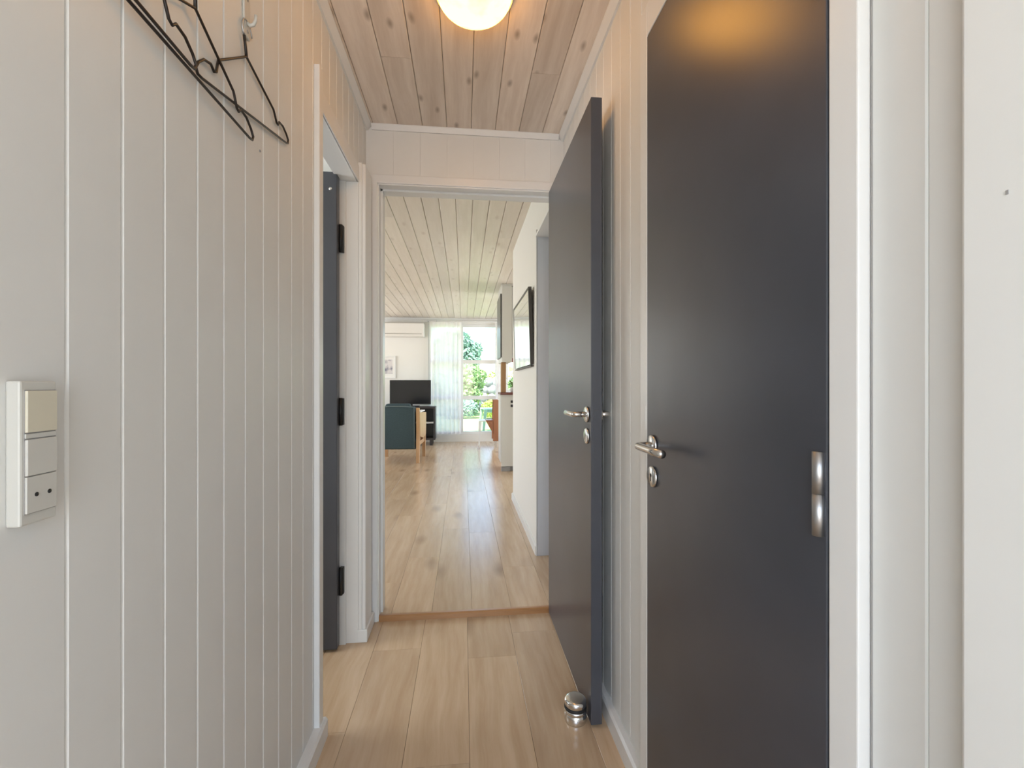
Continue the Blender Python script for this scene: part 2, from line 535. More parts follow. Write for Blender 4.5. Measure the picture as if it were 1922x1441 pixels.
for y in ys:
    if y - BW < -0.40 and y > -1.10:                    # side window beside the front door
        for za, zb in ((0.0, 0.70), (2.0, ZC)):
            link('wall_board', board_mesh(BW - 0.0004, 0.013, zb - za, 0.0030, 'Z', '+X', 'white_paint'), None, wlft, (XL, y - BW / 2, za))
        continue
    link('wall_board', board_mesh(BW - 0.0004, 0.013, ZC - 0.0, 0.0030, 'Z', '+X', 'white_paint'), None, wlft, (XL, y - BW / 2, 0))
y = 1.426
while y < YE - 0.005:
    w = min(BW, YE - y)
    z0 = 2.03 if y < OPY1 else 0.0
    link('wall_board', board_mesh(w - 0.0004, 0.013, ZC - z0, 0.003, 'Z', '+X', 'white_paint'), None, wlft, (XL, y + w / 2, z0))
    y += BW

# ------------------------------------------------------------------ hall right wall
D2Y0, D2Y1 = 0.539, 1.122       # closed door opening
wr = boxes('wall_right', [(XR + 0.012, 0.60, YB, D2Y0, 0, ZC + 0.01), (XR + 0.012, 0.60, D2Y0, D2Y1, 2.03, ZC + 0.01), (XR + 0.012, 0.60, D2Y1, YE, 0, ZC + 0.01),
                           (0.535, 0.60, D2Y0, D2Y1, 0, 2.03)], 'white_paint')
struct(wr, 'white painted tongue-and-groove board wall on the right', 'wall')
k = -20
while True:
    y0 = 0.429 + BW * k
    k += 1
    y1 = y0 + BW
    if y0 > YE - 0.005: break
    if y1 < YB: continue
    y1 = min(y1, YE)
    segs = [(y0, y1, 0.0)]
    if y0 < D2Y1 and y1 > D2Y0:
        segs = []
        if y0 < D2Y0: segs.append((y0, D2Y0, 0.0))
        segs.append((max(y0, D2Y0), min(y1, D2Y1), 2.03))
        if y1 > D2Y1: segs.append((D2Y1, y1, 0.0))
    for a, b, z0 in segs:
        if b - a > 0.012:
            link('wall_board', board_mesh(b - a - 0.0004, 0.013, ZC - z0, 0.0020, 'Z', '-X', 'white_paint'), None, wr, (XR, (a + b) / 2, z0))
# nearer, smooth panelled pier beside the photographer
pier = struct(box('wall_pier', 0.449, XR - 0.0003, YB, 0.368, 0, ZC, 'white_paint', None, 0.003), 'smooth white wall pier at the right edge of the picture', 'wall')
box('screw_mark', 0.4482, 0.4491, 0.3310, 0.3330, 1.258, 1.2615, 'plinth_grey', pier)

# hall back wall with the glazed front door opening
wbk = boxes('wall_back', [(-0.60, -0.47, YB - 0.1, YB, 0, 2.4), (0.40, 0.60, YB - 0.1, YB, 0, 2.4), (-0.47, 0.40, YB - 0.1, YB, 2.08, 2.4)], 'white_paint')
struct(wbk, 'white wall around the front door opening', 'wall')
# small room behind the left door
srm = boxes('wall_side_room', [(-2.3, -2.2, YB, 0.9, 0, 2.5), (-2.3, -2.2, 1.8, 2.3, 0, 2.5), (-2.3, -2.2, 0.9, 1.8, 0, 0.9), (-2.3, -2.2, 0.9, 1.8, 2.0, 2.5),
                               (-2.3, -0.53, 0.2, 0.3, 0, 2.5), (-2.3, -0.53, 2.16, YE2, 0, 2.5)], 'room_white')
struct(srm, 'white walls of the small room behind the left door', 'wall')
struct(box('ceiling', -2.3, -0.54, 0.2, YE2, 2.4, 2.48, 'room_white'), 'white ceiling of the small side room', 'ceiling')

# ------------------------------------------------------------------ hall end wall
OX0, OX1, OZ = -0.391, 0.443, 2.03
we = boxes('wall_end', [(-0.56, OX0 - 0.02, YE, YE2, 0, 2.5), (OX1 + 0.015, 0.60, YE, YE2, 0, 2.5), (OX0 - 0.02, OX1 + 0.02, YE, YE2, OZ + 0.02, 2.5)], 'white_paint')
struct(we, 'white painted end wall above the doorway', 'wall')
xs = XL
k = 0
while xs < XR - 0.01:                                   # flush boards of the header
    w = min(0.1245, XR - xs)
    link('wall_board', board_mesh(w - 0.0003, 0.004, ZC - OZ - 0.05, 0.0002, 'Z', '-Y', 'white_paint'), None, we, (xs + w / 2, YE - 0.003, OZ + 0.05))
    xs += w
# lining and casing of the doorway
ft = thing('trim_1', 'white frame around the open doorway to the living room', 'door frame', (0, YE, 0), kind='structure')
box('jamb', OX0 - 0.02, OX0, -0.012, 0.092, 0.0, OZ, 'white_gloss', ft, 0.0015)
box('jamb', OX1, OX1 + 0.02, -0.012, 0.092, 0.0, OZ, 'white_gloss', ft, 0.0015)
box('head', OX0 - 0.02, OX1 + 0.02, -0.012, 0.092, OZ, OZ + 0.02, 'white_gloss', ft, 0.0015)
box('casing', OX0 - 0.045, OX0 - 0.006, -0.018, 0.0, 0.0, OZ + 0.045, 'white_gloss', ft, 0.003)
box('casing', OX1 + 0.006, XR - 0.001, -0.018, 0.0, 0.0, OZ + 0.045, 'white_gloss', ft, 0.003)
box('head_casing', OX0 - 0.045, XR - 0.001, -0.019, 0.0, OZ + 0.006, OZ + 0.046, 'white_gloss', ft, 0.003)
box('stop', OX0, OX0 + 0.010, 0.035, 0.092, 0.0, OZ, 'white_gloss', ft, 0.001)
box('stop', OX0, OX1, 0.035, 0.092, OZ - 0.010, OZ, 'white_gloss', ft, 0.001)

thr = struct(prism('threshold', [(YE - 0.016, -0.005), (YE - 0.014, 0.019), (YE - 0.008, 0.026), (YE + 0.010, 0.024), (YE + 0.016, ZF2 + 0.001), (YE + 0.016, -0.005)], 'X', OX0, OX1, 'threshold_wood'),
             'reddish brown wooden threshold in the open doorway', 'threshold')

# cornice strips of the hall
cr = 0.026
def cove(name, pts_poly, axis, a0, a1, label):
    o = prism(name, pts_poly, axis, a0, a1, 'white_gloss')
    return struct(o, label, 'trim')
cove('trim_2', [(XL, ZC), (XL + cr, ZC), (XL + cr, ZC - 0.006), (XL + 0.008, ZC - cr), (XL, ZC - cr)], 'Y', YB, YE, 'white cornice strip along the left of the hall ceiling')
cove('trim_3', [(XR, ZC), (XR, ZC - cr), (XR - 0.008, ZC - cr), (XR - cr, ZC - 0.006), (XR - cr, ZC)], 'Y', YB, YE, 'white cornice strip along the right of the hall ceiling')
cove('trim_4', [(YE - 0.003, ZC), (YE - 0.003, ZC - 0.024), (YE - 0.010, ZC - 0.024), (YE - 0.022, ZC - 0.004), (YE - 0.022, ZC)], 'X', XL + cr, XR - cr, 'white cornice strip above the doorway header')

# skirtings of the hall
def skirt(name, x0, x1, y0, y1, label, side):
    t = 0.012
    bm = bmesh.new()
    if side == 'L': poly = [(x0, 0), (x1, 0), (x1, 0.052), (x1 - 0.006, 0.06), (x0, 0.06)]
    else: poly = [(x0, 0), (x1, 0), (x1, 0.06), (x0 + 0.006, 0.06), (x0, 0.052)]
    bm_prism(bm, poly, 'Y', y0, y1)
    return struct(link(name, bm_mesh(bm, name), 'white_gloss'), label, 'skirting')
skirt('baseboard_left', XL, XL + 0.028, YB, 1.481, 'white skirting along the foot of the left board wall', 'L')
skirt('baseboard_right', XR - 0.022, XR, D2Y1 + 0.044, YE, 'white skirting along the right wall behind the open door', 'R')
skirt('baseboard_right', XR - 0.022, XR, 0.369, D2Y0 - 0.045, 'short white skirting left of the wall pier', 'R')

# ------------------------------------------------------------------ left door (open into the side room)
lf = thing('trim_5', 'white frame of the narrow doorway in the left wall', 'door frame', (XL, OPY0, 0), kind='structure')
W = OPY1 - OPY0
HT = 1.965
box('casing', 0.0, 0.017, -0.037, 0.0, 0.0, 2.073, 'white_gloss', lf, 0.002)
box('jamb', -0.079, 0.004, -0.012, 0.004, 0.0, HT, 'white_gloss', lf, 0.001)
box('head', -0.079, 0.004, 0.004, W, HT, HT + 0.02, 'white_gloss', lf, 0.001)
box('head_casing', 0.0, 0.008, 0.0, W, HT, HT + 0.068, 'white_gloss', lf, 0.001)
box('jamb', -0.083, 0.004, W, W + 0.02, 0.0, HT + 0.034, 'white_gloss', lf, 0.001)
box('casing', 0.004, 0.019, W + 0.001, W + 0.10, 0.0, 2.05, 'white_gloss', lf, 0.002)
box('casing', 0.019, 0.034, W + 0.004, W + 0.13, 0.0, 2.045, 'white_gloss', lf, 0.002)
box('stop', -0.079, -0.045, W - 0.010, W, 0.0, HT, 'white_gloss', lf, 0.001)
bs = box('plinth', 0.0, 0.042, W - 0.002, W + 0.155, 0.0, 0.055, 'white_gloss', lf, 0.003)

d3 = thing('door_3', 'dark painted door standing open inside the left doorway', 'door', (-0.513, OPY1 - 0.025, 0), kind='structure')
box('leaf', -0.60, -0.004, -0.040, 0.0, 0.012, 1.975, 'door_paint', d3, 0.003)
for z in (0.22, 0.93, 1.655):
    h = tube('hinge', [(0.002, -0.004, z), (0.002, -0.004, z + 0.115)], 0.0075, 'black', d3, 12)
    box('hinge_leaf', -0.001, 0.012, -0.003, 0.018, z + 0.002, z + 0.113, 'black', h, 0.0)
lathe('latch_bolt', [(0, -0.0412), (0.006, -0.0412), (0.007, -0.039)], 'steel', d3, 16, (-0.030, 0, 1.905), 'Y')

# ------------------------------------------------------------------ lever handles
def lever(parent, at, out_dir, run_dir, name='lever_handle', neck=0.050, length=0.125):
    """Rose, neck and lever; at: point on the leaf; out_dir/run_dir: unit vectors."""
    o, u = Vector(out_dir), Vector(run_dir)
    a = Vector(at)
    ax = 'XYZ'[[i for i in range(3) if abs(o[i]) > 0.5][0]]
    s = 1 if sum(o) > 0 else -1
    bend = []
    r = 0.011
    for i in range(7):
        t = i / 6 * PI / 2
        bend.append(a + o * (neck - r + r * math.sin(t)) + u * (r - r * math.cos(t)))
    pts = [a + o * 0.002] + bend + [a + o * neck + u * length * 0.6, a + o * neck + u * length]
    h = tube(name, pts, 0.0092, 'steel', parent, 14)
    lathe('rose', [(0, 0), (0.026, 0), (0.026, s * 0.006), (0.023, s * 0.0085), (0.0, s * 0.0085)], 'steel', h, 28, at, ax)
    return h

def escutcheon(parent, at, out_dir):
    o = Vector(out_dir)
    ax = 'XYZ'[[i for i in range(3) if abs(o[i]) > 0.5][0]]
    s = 1 if sum(o) > 0 else -1
    e = lathe('escutcheon', [(0, 0), (0.026, 0), (0.026, s * 0.005), (0.023, s * 0.0075), (0.0, s * 0.0075)], 'steel', parent, 28, at, ax)
    lathe('keyhole', [(0, s * 0.0080), (0.0045, s * 0.0080), (0.0045, s * 0.004)], 'black', e, 12, (at[0], at[1], at[2] + 0.004), ax)
    x = at[0] + s * 0.0077
    box('keyhole_slot', min(x, x - s * 0.003), max(x, x - s * 0.003), at[1] - 0.0022, at[1] + 0.0022, at[2] - 0.011, at[2] + 0.003, 'black', e)
    return e

# open door in the end doorway
L1 = 0.728
d1 = thing('door_1', 'dark grey door swung open flat against the right wall', 'door', (0.424, 2.150, 0), kind='structure')
box('leaf', -0.018, 0.018, -L1, 0.0, 0.010, 2.022, 'door_paint', d1, 0.0015)
lever(d1, (-0.018, -L1 + 0.040, 1.003), (-1, 0, 0), (0, 1, 0), neck=0.047, length=0.11)
lever(d1, (0.018, -L1 + 0.040, 1.003), (1, 0, 0), (0, 1, 0), neck=0.036)
escutcheon(d1, (-0.018, -L1 + 0.042, 0.932), (-1, 0, 0))
box('lock_plate', -0.010, 0.010, -L1 - 0.0012, -L1 + 0.002, 0.88, 1.09, 'door_paint', d1)
box('latch_bolt', -0.006, 0.006, -L1 - 0.004, -L1 + 0.002, 1.000, 1.018, 'door_paint', d1)
for z in (0.20, 1.00, 1.74):
    tube('hinge', [(-0.004, 0.006, z), (-0.004, 0.006, z + 0.10)], 0.007, 'hinge_steel', d1, 12)

# closed door in the right wall
d2 = thing('door_2', 'closed dark grey door with lever handle in the right wall', 'door', (XR, D2Y0, 0), kind='structure')
WD = D2Y1 - D2Y0
box('leaf', -0.0170, 0.030, 0.003, WD - 0.0005, 0.010, 1.990, 'door_paint', d2, 0.0015)
lever(d2, (-0.017, WD - 0.040, 0.950), (-1, 0, 0), (0, -1, 0), neck=0.042, length=0.142)
escutcheon(d2, (-0.017, WD - 0.040, 0.873), (-1, 0, 0))
for z in (0.24, 0.902, 1.612):
    h = tube('hinge', [(-0.0200, 0.0135, z), (-0.0200, 0.0135, z + 0.054)], 0.0075, 'hinge_steel', d2, 14)
    bm = bmesh.new(); bm_tube(bm, [(-0.0200, 0.0135, z + 0.055), (-0.0200, 0.0135, z + 0.110)], 0.0075, 14)
    link('hinge_knuckle', bm_mesh(bm, 'k', True), 'hinge_steel', h)
df = thing('trim_6', 'white frame around the closed dark door', 'door frame', (XR, D2Y0, 0), kind='structure')
box('casing', -0.0173, 0.0, -0.044, 0.0, 0.0, 2.075, 'white_gloss', df, 0.002)
box('casing', -0.0173, 0.0, WD, WD + 0.044, 0.0, 2.075, 'white_gloss', df, 0.002)
box('head_casing', -0.0173, 0.0, 0.0, WD, 1.993, 2.075, 'white_gloss', df, 0.002)
box('caulk_gap', -0.0012, 0.0002, -0.0462, -0.0442, 0.0, 2.073, 'plinth_grey', df)
box('strike_plate', -0.0180, -0.0172, WD + 0.006, WD + 0.028, 0.985, 1.045, 'white_gloss', df, 0.0)

# ------------------------------------------------------------------ light switch on the left wall
sw = thing('light_switch', 'off-white double light switch with a two-hole socket on the left board wall', 'light switch', (XL, 0.521, 0.958))
t = 0.0135
bm = bmesh.new(); bm_box(bm, 0, t, -0.0205, 0.0205, 0.0, 0.146, 0.002)
link('plate', bm_mesh(bm, 'plate'), 'switch_white', sw)
box('seam_bed', t - 0.001, t + 0.0006, -0.0165, 0.0185, 0.0112, 0.1368, 'plinth_grey', sw)
box('rocker', t - 0.002, t + 0.0030, -0.0160, 0.0180, 0.0938, 0.1360, 'switch_yellowed', sw, 0.0008)
box('divider', t - 0.002, t + 0.0016, -0.0162, 0.0182, 0.0878, 0.0925, 'switch_white', sw, 0.0003)
box('rocker', t - 0.002, t + 0.0030, -0.0160, 0.0180, 0.0500, 0.0866, 'switch_white', sw, 0.0008)
so = box('socket_insert', t - 0.002, t + 0.0024, -0.0160, 0.0180, 0.0120, 0.0490, 'switch_white', sw, 0.0006)
for yy in (-0.0055, 0.0090):
    lathe('socket_hole', [(0, 0.0004), (0.0022, 0.0004), (0.0022, -0.003)], 'black', so, 14, (t + 0.0024, yy, 0.0300), 'X')

# ------------------------------------------------------------------ coat hooks and wire hangers
def coat_hook(y, z, label):
    h = thing('coat_hook', label, 'coat hook', (XL, y, z), group='white coat hooks on the left wall')
    bm = bmesh.new(); bm_box(bm, 0.0, 0.005, -0.013, 0.013, -0.045, 0.045, 0.002)
    link('plate', bm_mesh(bm, 'plate'), 'switch_white', h)
    tube('prong', [(0.003, 0, -0.014), (0.010, 0, -0.020), (0.017, 0, -0.018), (0.021, 0, -0.009), (0.022, 0, 0.002)], [0.004, 0.0038, 0.0035, 0.0033, 0.0036], 'switch_white', h, 10)
    for zz in (-0.033, 0.033):
        lathe('screw', [(0, 0.0062), (0.0035, 0.0058), (0.004, 0.0045)], 'plinth_grey', h, 12, (0, 0, zz), 'X')
    return h
coat_hook(0.998, 1.866, 'white coat hook above the rightmost wire hanger')
coat_hook(0.817, 1.812, 'white coat hook above the middle wire hanger')
coat_hook(0.605, 1.816, 'white coat hook above the leftmost wire hanger')

def hanger(label, apex, tilt, x, half=0.207, drop=0.112, hook=0.085, lean=0.0):
    """A bent wire hanger in the plane of the wall: apex (y,z); tilt turns it in that plane."""
    t = thing('wire_hanger', label, 'hanger', (x, apex[0], apex[1]), group='black wire hangers on the left wall')
    t.rotation_euler = (tilt, 0, 0)
    sl = (drop - 0.016) / half
    def sh(s):                                    # one shoulder from the apex out to its rounded end
        p = [(0.0, 0.0)]
        a = half * 0.60
        p += [(a, -a * sl), (a + 0.006, -a * sl - 0.010), (a + 0.013, -a * sl - 0.024), (a + 0.021, -a * sl - 0.027), (a + 0.030, -a * sl - 0.018)]
        p += [(half - 0.030, -drop + 0.034), (half - 0.010, -drop + 0.022), (half, -drop + 0.011), (half - 0.004, -drop + 0.002), (half - 0.016, -drop)]
        return [(s * u, v) for u, v in p]
    outline = sh(1) + sh(-1)[::-1][:-1]
    pts = [(lean * v, u, v) for u, v in outline]
    # finer bar
    tube('wire', pts, 0.0025, 'black_wire', t, 8, True)
    hk = [(0, 0, -0.001), (0, 0, 0.020), (0, -0.001, hook * 0.45)]
    r = 0.021
    for i in range(10):
        a = -0.9 + i / 9 * (PI + 1.1)
        hk.append((0.0, r - r * math.cos(a) - 0.006, hook * 0.62 + r * math.sin(a)))
    hk = hk[:3] + hk[4:]
    tube('hook', hk[2:], 0.0016, 'hinge_steel', t, 8)
    tube('neck', hk[:3], 0.0030, 'black_wire', t, 8)
    return t
hanger('rightmost black wire hanger, tilted, hanging flat against the board wall', (0.992, 1.777), math.radians(13.0), -0.4455)
hanger('middle black wire hanger, cut by the top edge and crossing the tilted one', (0.803, 1.7215), math.radians(0.5), -0.4405)
hanger('leftmost black wire hanger, only its right end hanging into view', (0.590, 1.7265), math.radians(-0.5), -0.4355)
nl = lathe('nail', [(0, 0.0025), (0.0026, 0.002), (0.0028, 0.0), (0.001, -0.004)], 'plinth_grey', None, 12, (0, 0, 0), 'X')
nl.location = (XL, 1.066, 1.620)
tag(nl, 'small dark nail head in the boards below the tilted hanger', 'nail')

# ------------------------------------------------------------------ ceiling lamp
la = thing('ceiling_lamp', 'glowing glass dome lamp on the hall ceiling', 'ceiling lamp', (0.033, 1.40, ZC))
prof = []
R, D = 0.115, 0.066
for i in range(15):
    a = i / 14 * PI / 2
    prof.append((R * math.sin(a), -D * math.cos(a) - 0.012))
prof[0] = (0, prof[0][1])
lathe('glass_dome', prof, 'lamp_glass', la, 48)
lathe('base_ring', [(R + 0.004, -0.016), (R + 0.006, -0.008), (R + 0.004, 0.0), (0, 0.0)], 'white_gloss', la, 48)

# ------------------------------------------------------------------ door stop
ds = thing('door_stop', 'round polished steel door stop standing on the floor by the open door', 'door stop', (0.366, 1.466, 0.0))
lathe('body', [(0, 0), (0.035, 0), (0.036, 0.003), (0.036, 0.026), (0.034, 0.028), (0.034, 0.030), (0.036, 0.032), (0.036, 0.040), (0.033, 0.042)], 'chrome', ds, 40)
lathe('rubber_ring', [(0.032, 0.041), (0.0368, 0.042), (0.0368, 0.0485), (0.032, 0.0495)], 'rubber', ds, 40)
lathe('cap', [(0.033, 0.049), (0.036, 0.051), (0.036, 0.066), (0.033, 0.071), (0.026, 0.073), (0, 0.0735)], 'chrome', ds, 40)

# ------------------------------------------------------------------ living room shell
# right wall with a doorway just past the end wall, ending at the kitchen
RY0, RY1, RZ = 2.36, 2.845, 2.05
w2 = boxes('wall_right', [(XR2, 0.60, YE2, RY0, 0, 2.42), (XR2, 0.60, RY0, RY1, RZ, 2.42), (XR2, 0.60, RY1, 4.28, 0, 2.42)], 'room_white')
struct(w2, 'smooth white living-room wall with the mirror', 'wall')
rd = thing('door_4', 'white doorway lining seen past the open door', 'door frame', (XR2, RY0, ZF2), kind='structure')
box('jamb', -0.004, 0.105, RY1 - RY0 - 0.004, RY1 - RY0 + 0.012, 0, RZ - ZF2, 'jamb_white_shaded', rd, 0.001)
box('head', -0.012, 0.105, 0, RY1 - RY0, RZ - ZF2 - 0.016, RZ - ZF2, 'white_gloss', rd, 0.001)
box('casing', -0.010, 0.0, RY1 - RY0 - 0.004, RY1 - RY0 + 0.008, 0, RZ - ZF2 + 0.03, 'white_gloss', rd, 0.001)
box('leaf', 0.095, 0.130, 0.0, RY1 - RY0 - 0.004, 0.005, RZ - ZF2 - 0.016, 'jamb_white_shaded', rd, 0.001)
sk = struct(prism('baseboard_right', [(XR2 - 0.014, ZF2), (XR2, ZF2), (XR2, ZF2 + 0.06), (XR2 - 0.008, ZF2 + 0.06), (XR2 - 0.014, ZF2 + 0.054)], 'Y', RY1 + 0.008, 4.28, 'white_gloss'),
            'white skirting under the mirror wall', 'skirting')
struct(boxes('wall_kitchen', [(0.60, 2.75, 4.18, 4.28, 0, 2.42), (2.70, 2.80, 4.18, 5.5, 0, 2.42), (2.70, 2.80, 7.7, YW, 0, 2.42), (2.70, 2.80, 5.5, 7.7, 0, 0.95), (2.70, 2.80, 5.5, 7.7, 2.05, 2.42)], 'room_white'),
       'white kitchen walls around the corner', 'wall')
struct(boxes('wall_side', [(-4.25, -4.15, YE2, 3.3, 0, 2.42), (-4.25, -4.15, 5.9, 6.8, 0, 2.42), (-4.25, -4.15, 8.4, YW, 0, 2.42), (-4.25, -4.15, 3.3, 5.9, 0, 0.7), (-4.25, -4.15, 3.3, 5.9, 2.2, 2.42),
                           (-4.25, -4.15, 6.8, 8.4, 0, 0.7), (-4.25, -4.15, 6.8, 8.4, 2.2, 2.42), (-4.25, -0.56, 2.2605, 2.30, 0, 2.42)], 'room_white'),
       'white side walls of the living room out of view', 'wall')
# far wall: window bay from -0.66 to 0.66, kitchen window from 0.86 to 2.0
WX0, WX1, WZ0, WZ1 = -0.66, 0.66, 0.16, 2.25
KX0, KX1, KZ0, KZ1 = 0.80, 2.1, 0.95, 2.05
struct(boxes('wall_far', [(-4.25, WX0, YW, YW + 0.15, 0, 2.42), (WX0, WX1, YW, YW + 0.15, 0, WZ0), (WX0, WX1, YW, YW + 0.15, WZ1, 2.42), (WX1, KX0, YW, YW + 0.15, 0, 2.42),
                          (KX0, KX1, YW, YW + 0.15, 0, KZ0), (KX0, KX1, YW, YW + 0.15, KZ1, 2.42), (KX1, 2.8, YW, YW + 0.15, 0, 2.42)], 'room_white'),
       'white far wall of the living room around the tall window', 'wall')
struct(box('trim_7', -4.15, 2.7, YW - 0.03, YW, ZC2 - 0.035, ZC2, 'cabinet_grey', None, 0.004), 'thin trim between living-room ceiling and far wall', 'trim')

def window(name, label, x0, x1, z0, z1, y, mull, trans):
    w = thing(name, label, 'window', (0, y, 0), kind='structure')
    f = 0.05
    box('frame_side', x0, x0 + f, 0.02, 0.09, z0, z1, 'white_gloss', w, 0.003)
    box('frame_side', x1 - f, x1, 0.02, 0.09, z0, z1, 'white_gloss', w, 0.003)
    box('frame_top', x0 + f, x1 - f, 0.02, 0.09, z1 - f, z1, 'white_gloss', w, 0.003)
    box('frame_bottom', x0 + f, x1 - f, 0.02, 0.09, z0, z0 + f, 'white_gloss', w, 0.003)
    xs = [x0 + f]
    for mx in mull:
        box('mullion', mx - 0.035, mx + 0.035, 0.02, 0.09, z0 + f, z1 - f, 'white_gloss', w, 0.003)
        xs += [mx - 0.035, mx + 0.035]
    xs.append(x1 - f)
    for i in range(0, len(xs), 2):
        zs = [z0 + f]
        for tz in trans:
            box('transom', xs[i], xs[i + 1], 0.025, 0.085, tz - 0.035, tz + 0.035, 'white_gloss', w, 0.003)
            zs += [tz - 0.035, tz + 0.035]
        zs.append(z1 - f)
        for j in range(0, len(zs), 2):
            box('pane', xs[i], xs[i + 1], 0.054, 0.058, zs[j], zs[j + 1], 'pane_glass', w)
    return w
window('window_1', 'tall white window with stacked panes onto the garden', WX0, WX1, WZ0, WZ1, YW, [-0.04], [0.855, 1.54])
window('window_2', 'kitchen window glimpsed above the worktop', KX0, KX1, KZ0, KZ1, YW, [1.45], [])

# ------------------------------------------------------------------ curtain and rail
rail = thing('curtain_rail', 'slim grey curtain rail above the tall window', 'curtain rail', (0, YW - 0.10, 2.29))
tube('rail', [(-0.75, 0, 0), (0.72, 0, 0)], 0.010, 'cabinet_grey', rail, 10)
for x in (-0.66, -0.50, 0.68):
    box('bracket', x - 0.012, x + 0.012, 0.0, 0.10, -0.007, 0.014, 'curtain_grey', rail, 0.003)

def curtain(label, x0, x1, z0, z1, y, amp, waves, ph, mat):
    bm = bmesh.new()
    nx, nz = waves * 10, 14
    grid = []
    for j in range(nz + 1):
        v = j / nz
        z = z1 + (z0 - z1) * v
        rowv = []
        for i in range(nx + 1):
            u = i / nx
            a = amp * (0.45 + 0.55 * v) * (1 + 0.35 * math.sin(7 * u + 2))
            xx = x0 + (x1 - x0) * u + 0.006 * math.sin(3 * v + 9 * u)
            rowv.append(bm.verts.new((xx, a * math.sin(2 * PI * waves * u + ph + 0.4 * math.sin(3 * v)), z)))
        grid.append(rowv)
    for j in range(nz):
        for i in range(nx):
            bm.faces.new((grid[j][i], grid[j][i + 1], grid[j + 1][i + 1], grid[j + 1][i]))
    c = thing('curtain', label, 'curtain', (0, y, 0))
    me = bm_mesh(bm, 'curtain', True)
    link('cloth', me, mat, c)
    for zz, hh, nm in ((z0, 0.03, 'hem'), (z1 - 0.05, 0.05, 'heading')):   # hem and heading bands
        bm = bmesh.new()
        v = 1.0 if zz == z0 else 0.0
        prev = None
        for i in range(nx + 1):
            u = i / nx
            a = amp * (0.45 + 0.55 * v) * (1 + 0.35 * math.sin(7 * u + 2))
            xx = x0 + (x1 - x0) * u + 0.006 * math.sin(3 * v + 9 * u)
            yy = a * math.sin(2 * PI * waves * u + ph + 0.4 * math.sin(3 * v)) - 0.002
            cur = (bm.verts.new((xx, yy, zz)), bm.verts.new((xx, yy, zz + hh)))
            if prev: bm.faces.new((prev[0], cur[0], cur[1], prev[1]))
            prev = cur
        link(nm, bm_mesh(bm, nm, True), mat, c)
    return c
curtain('sheer white curtain drawn over the left half of the tall window', -0.63, -0.045, 0.185, 2.276, YW - 0.10, 0.022, 7, 0.4, 'sheer_cloth')
curtain('narrow sheer curtain gathered at the right of the tall window', 0.60, 0.76, 0.185, 2.276, YW - 0.10, 0.022, 4, 0.0, 'sheer_cloth')

# ------------------------------------------------------------------ air conditioner
ac = thing('air_conditioner', 'white wall-mounted air conditioner above the television', 'air conditioner', (-1.135, YW, 1.965))
bm = bmesh.new(); bm_box(bm, -0.41, 0.41, -0.20, 0.0, 0.02, 0.275, 0.022, 4)
link('housing', bm_mesh(bm, 'housing'), 'ac_white', ac)
box('front_panel', -0.395, 0.395, -0.208, -0.196, 0.085, 0.262, 'ac_white', ac, 0.004)
box('louvre', -0.36, 0.36, -0.206, -0.186, 0.034, 0.066, 'ac_white', ac, 0.004)
box('outlet', -0.37, 0.37, -0.2025, -0.195, 0.066, 0.078, 'ac_grey', ac)
box('top_grille', -0.38, 0.38, -0.18, -0.02, 0.272, 0.280, 'ac_grey', ac)

# ------------------------------------------------------------------ television and bench
bn = thing('tv_bench', 'black television bench with two open shelves under the screen', 'tv bench', (-1.10, 8.36, ZF2))
BH = 0.69
box('top', -0.60, 0.60, -0.18, 0.17, BH - 0.03, BH, 'bench_black', bn, 0.003)
box('bottom', -0.60, 0.60, -0.18, 0.17, 0.10, 0.13, 'bench_black', bn, 0.003)
box('side', -0.60, -0.57, -0.18, 0.17, 0.13, BH - 0.03, 'bench_black', bn, 0.002)
box('side', 0.57, 0.60, -0.18, 0.17, 0.13, BH - 0.03, 'bench_black', bn, 0.002)
box('divider', 0.23, 0.25, -0.17, 0.16, 0.13, BH - 0.03, 'bench_black', bn, 0.002)
box('shelf', -0.57, 0.57, -0.17, 0.16, 0.395, 0.415, 'cabinet_grey', bn, 0.002)
box('back', -0.57, 0.57, 0.16, 0.17, 0.13, BH - 0.03, 'tv_black', bn)
for x in (-0.55, 0.50):
    for yy in (-0.15, 0.12):
        box('foot', x, x + 0.05, yy, yy + 0.05, 0.0, 0.10, 'bench_black', bn, 0.003)
tv = thing('television', 'flat black television standing on the bench', 'television', (-0.955, 8.38, ZF2 + BH))
box('bezel', -0.365, 0.365, -0.020, 0.030, 0.035, 0.475, 'tv_black', tv, 0.006)
box('screen', -0.350, 0.350, -0.0215, -0.018, 0.058, 0.462, 'tv_screen', tv)
box('neck', -0.04, 0.04, -0.005, 0.025, 0.01, 0.06, 'tv_black', tv, 0.003)
box('foot', -0.16, 0.16, -0.10, 0.10, 0.0, 0.014, 'tv_black', tv, 0.004)

# ------------------------------------------------------------------ picture
pc = thing('framed_picture', 'small white-framed grey print on the far wall left of the television', 'picture', (-1.445, YW, 1.22))
for nm, b in (('frame_side', (-0.185, -0.16, -0.022, 0, 0, 0.42)), ('frame_side', (0.16, 0.185, -0.022, 0, 0, 0.42)),
              ('frame_rail', (-0.16, 0.16, -0.022, 0, 0, 0.025)), ('frame_rail', (-0.16, 0.16, -0.022, 0, 0.395, 0.42))):
    box(nm, *b, 'white_gloss', pc, 0.003)
box('mat_board', -0.16, 0.16, -0.010, -0.004, 0.025, 0.395, 'white_plain', pc)
box('print', -0.125, 0.125, -0.0115, -0.009, 0.085, 0.35, 'art_print', pc)

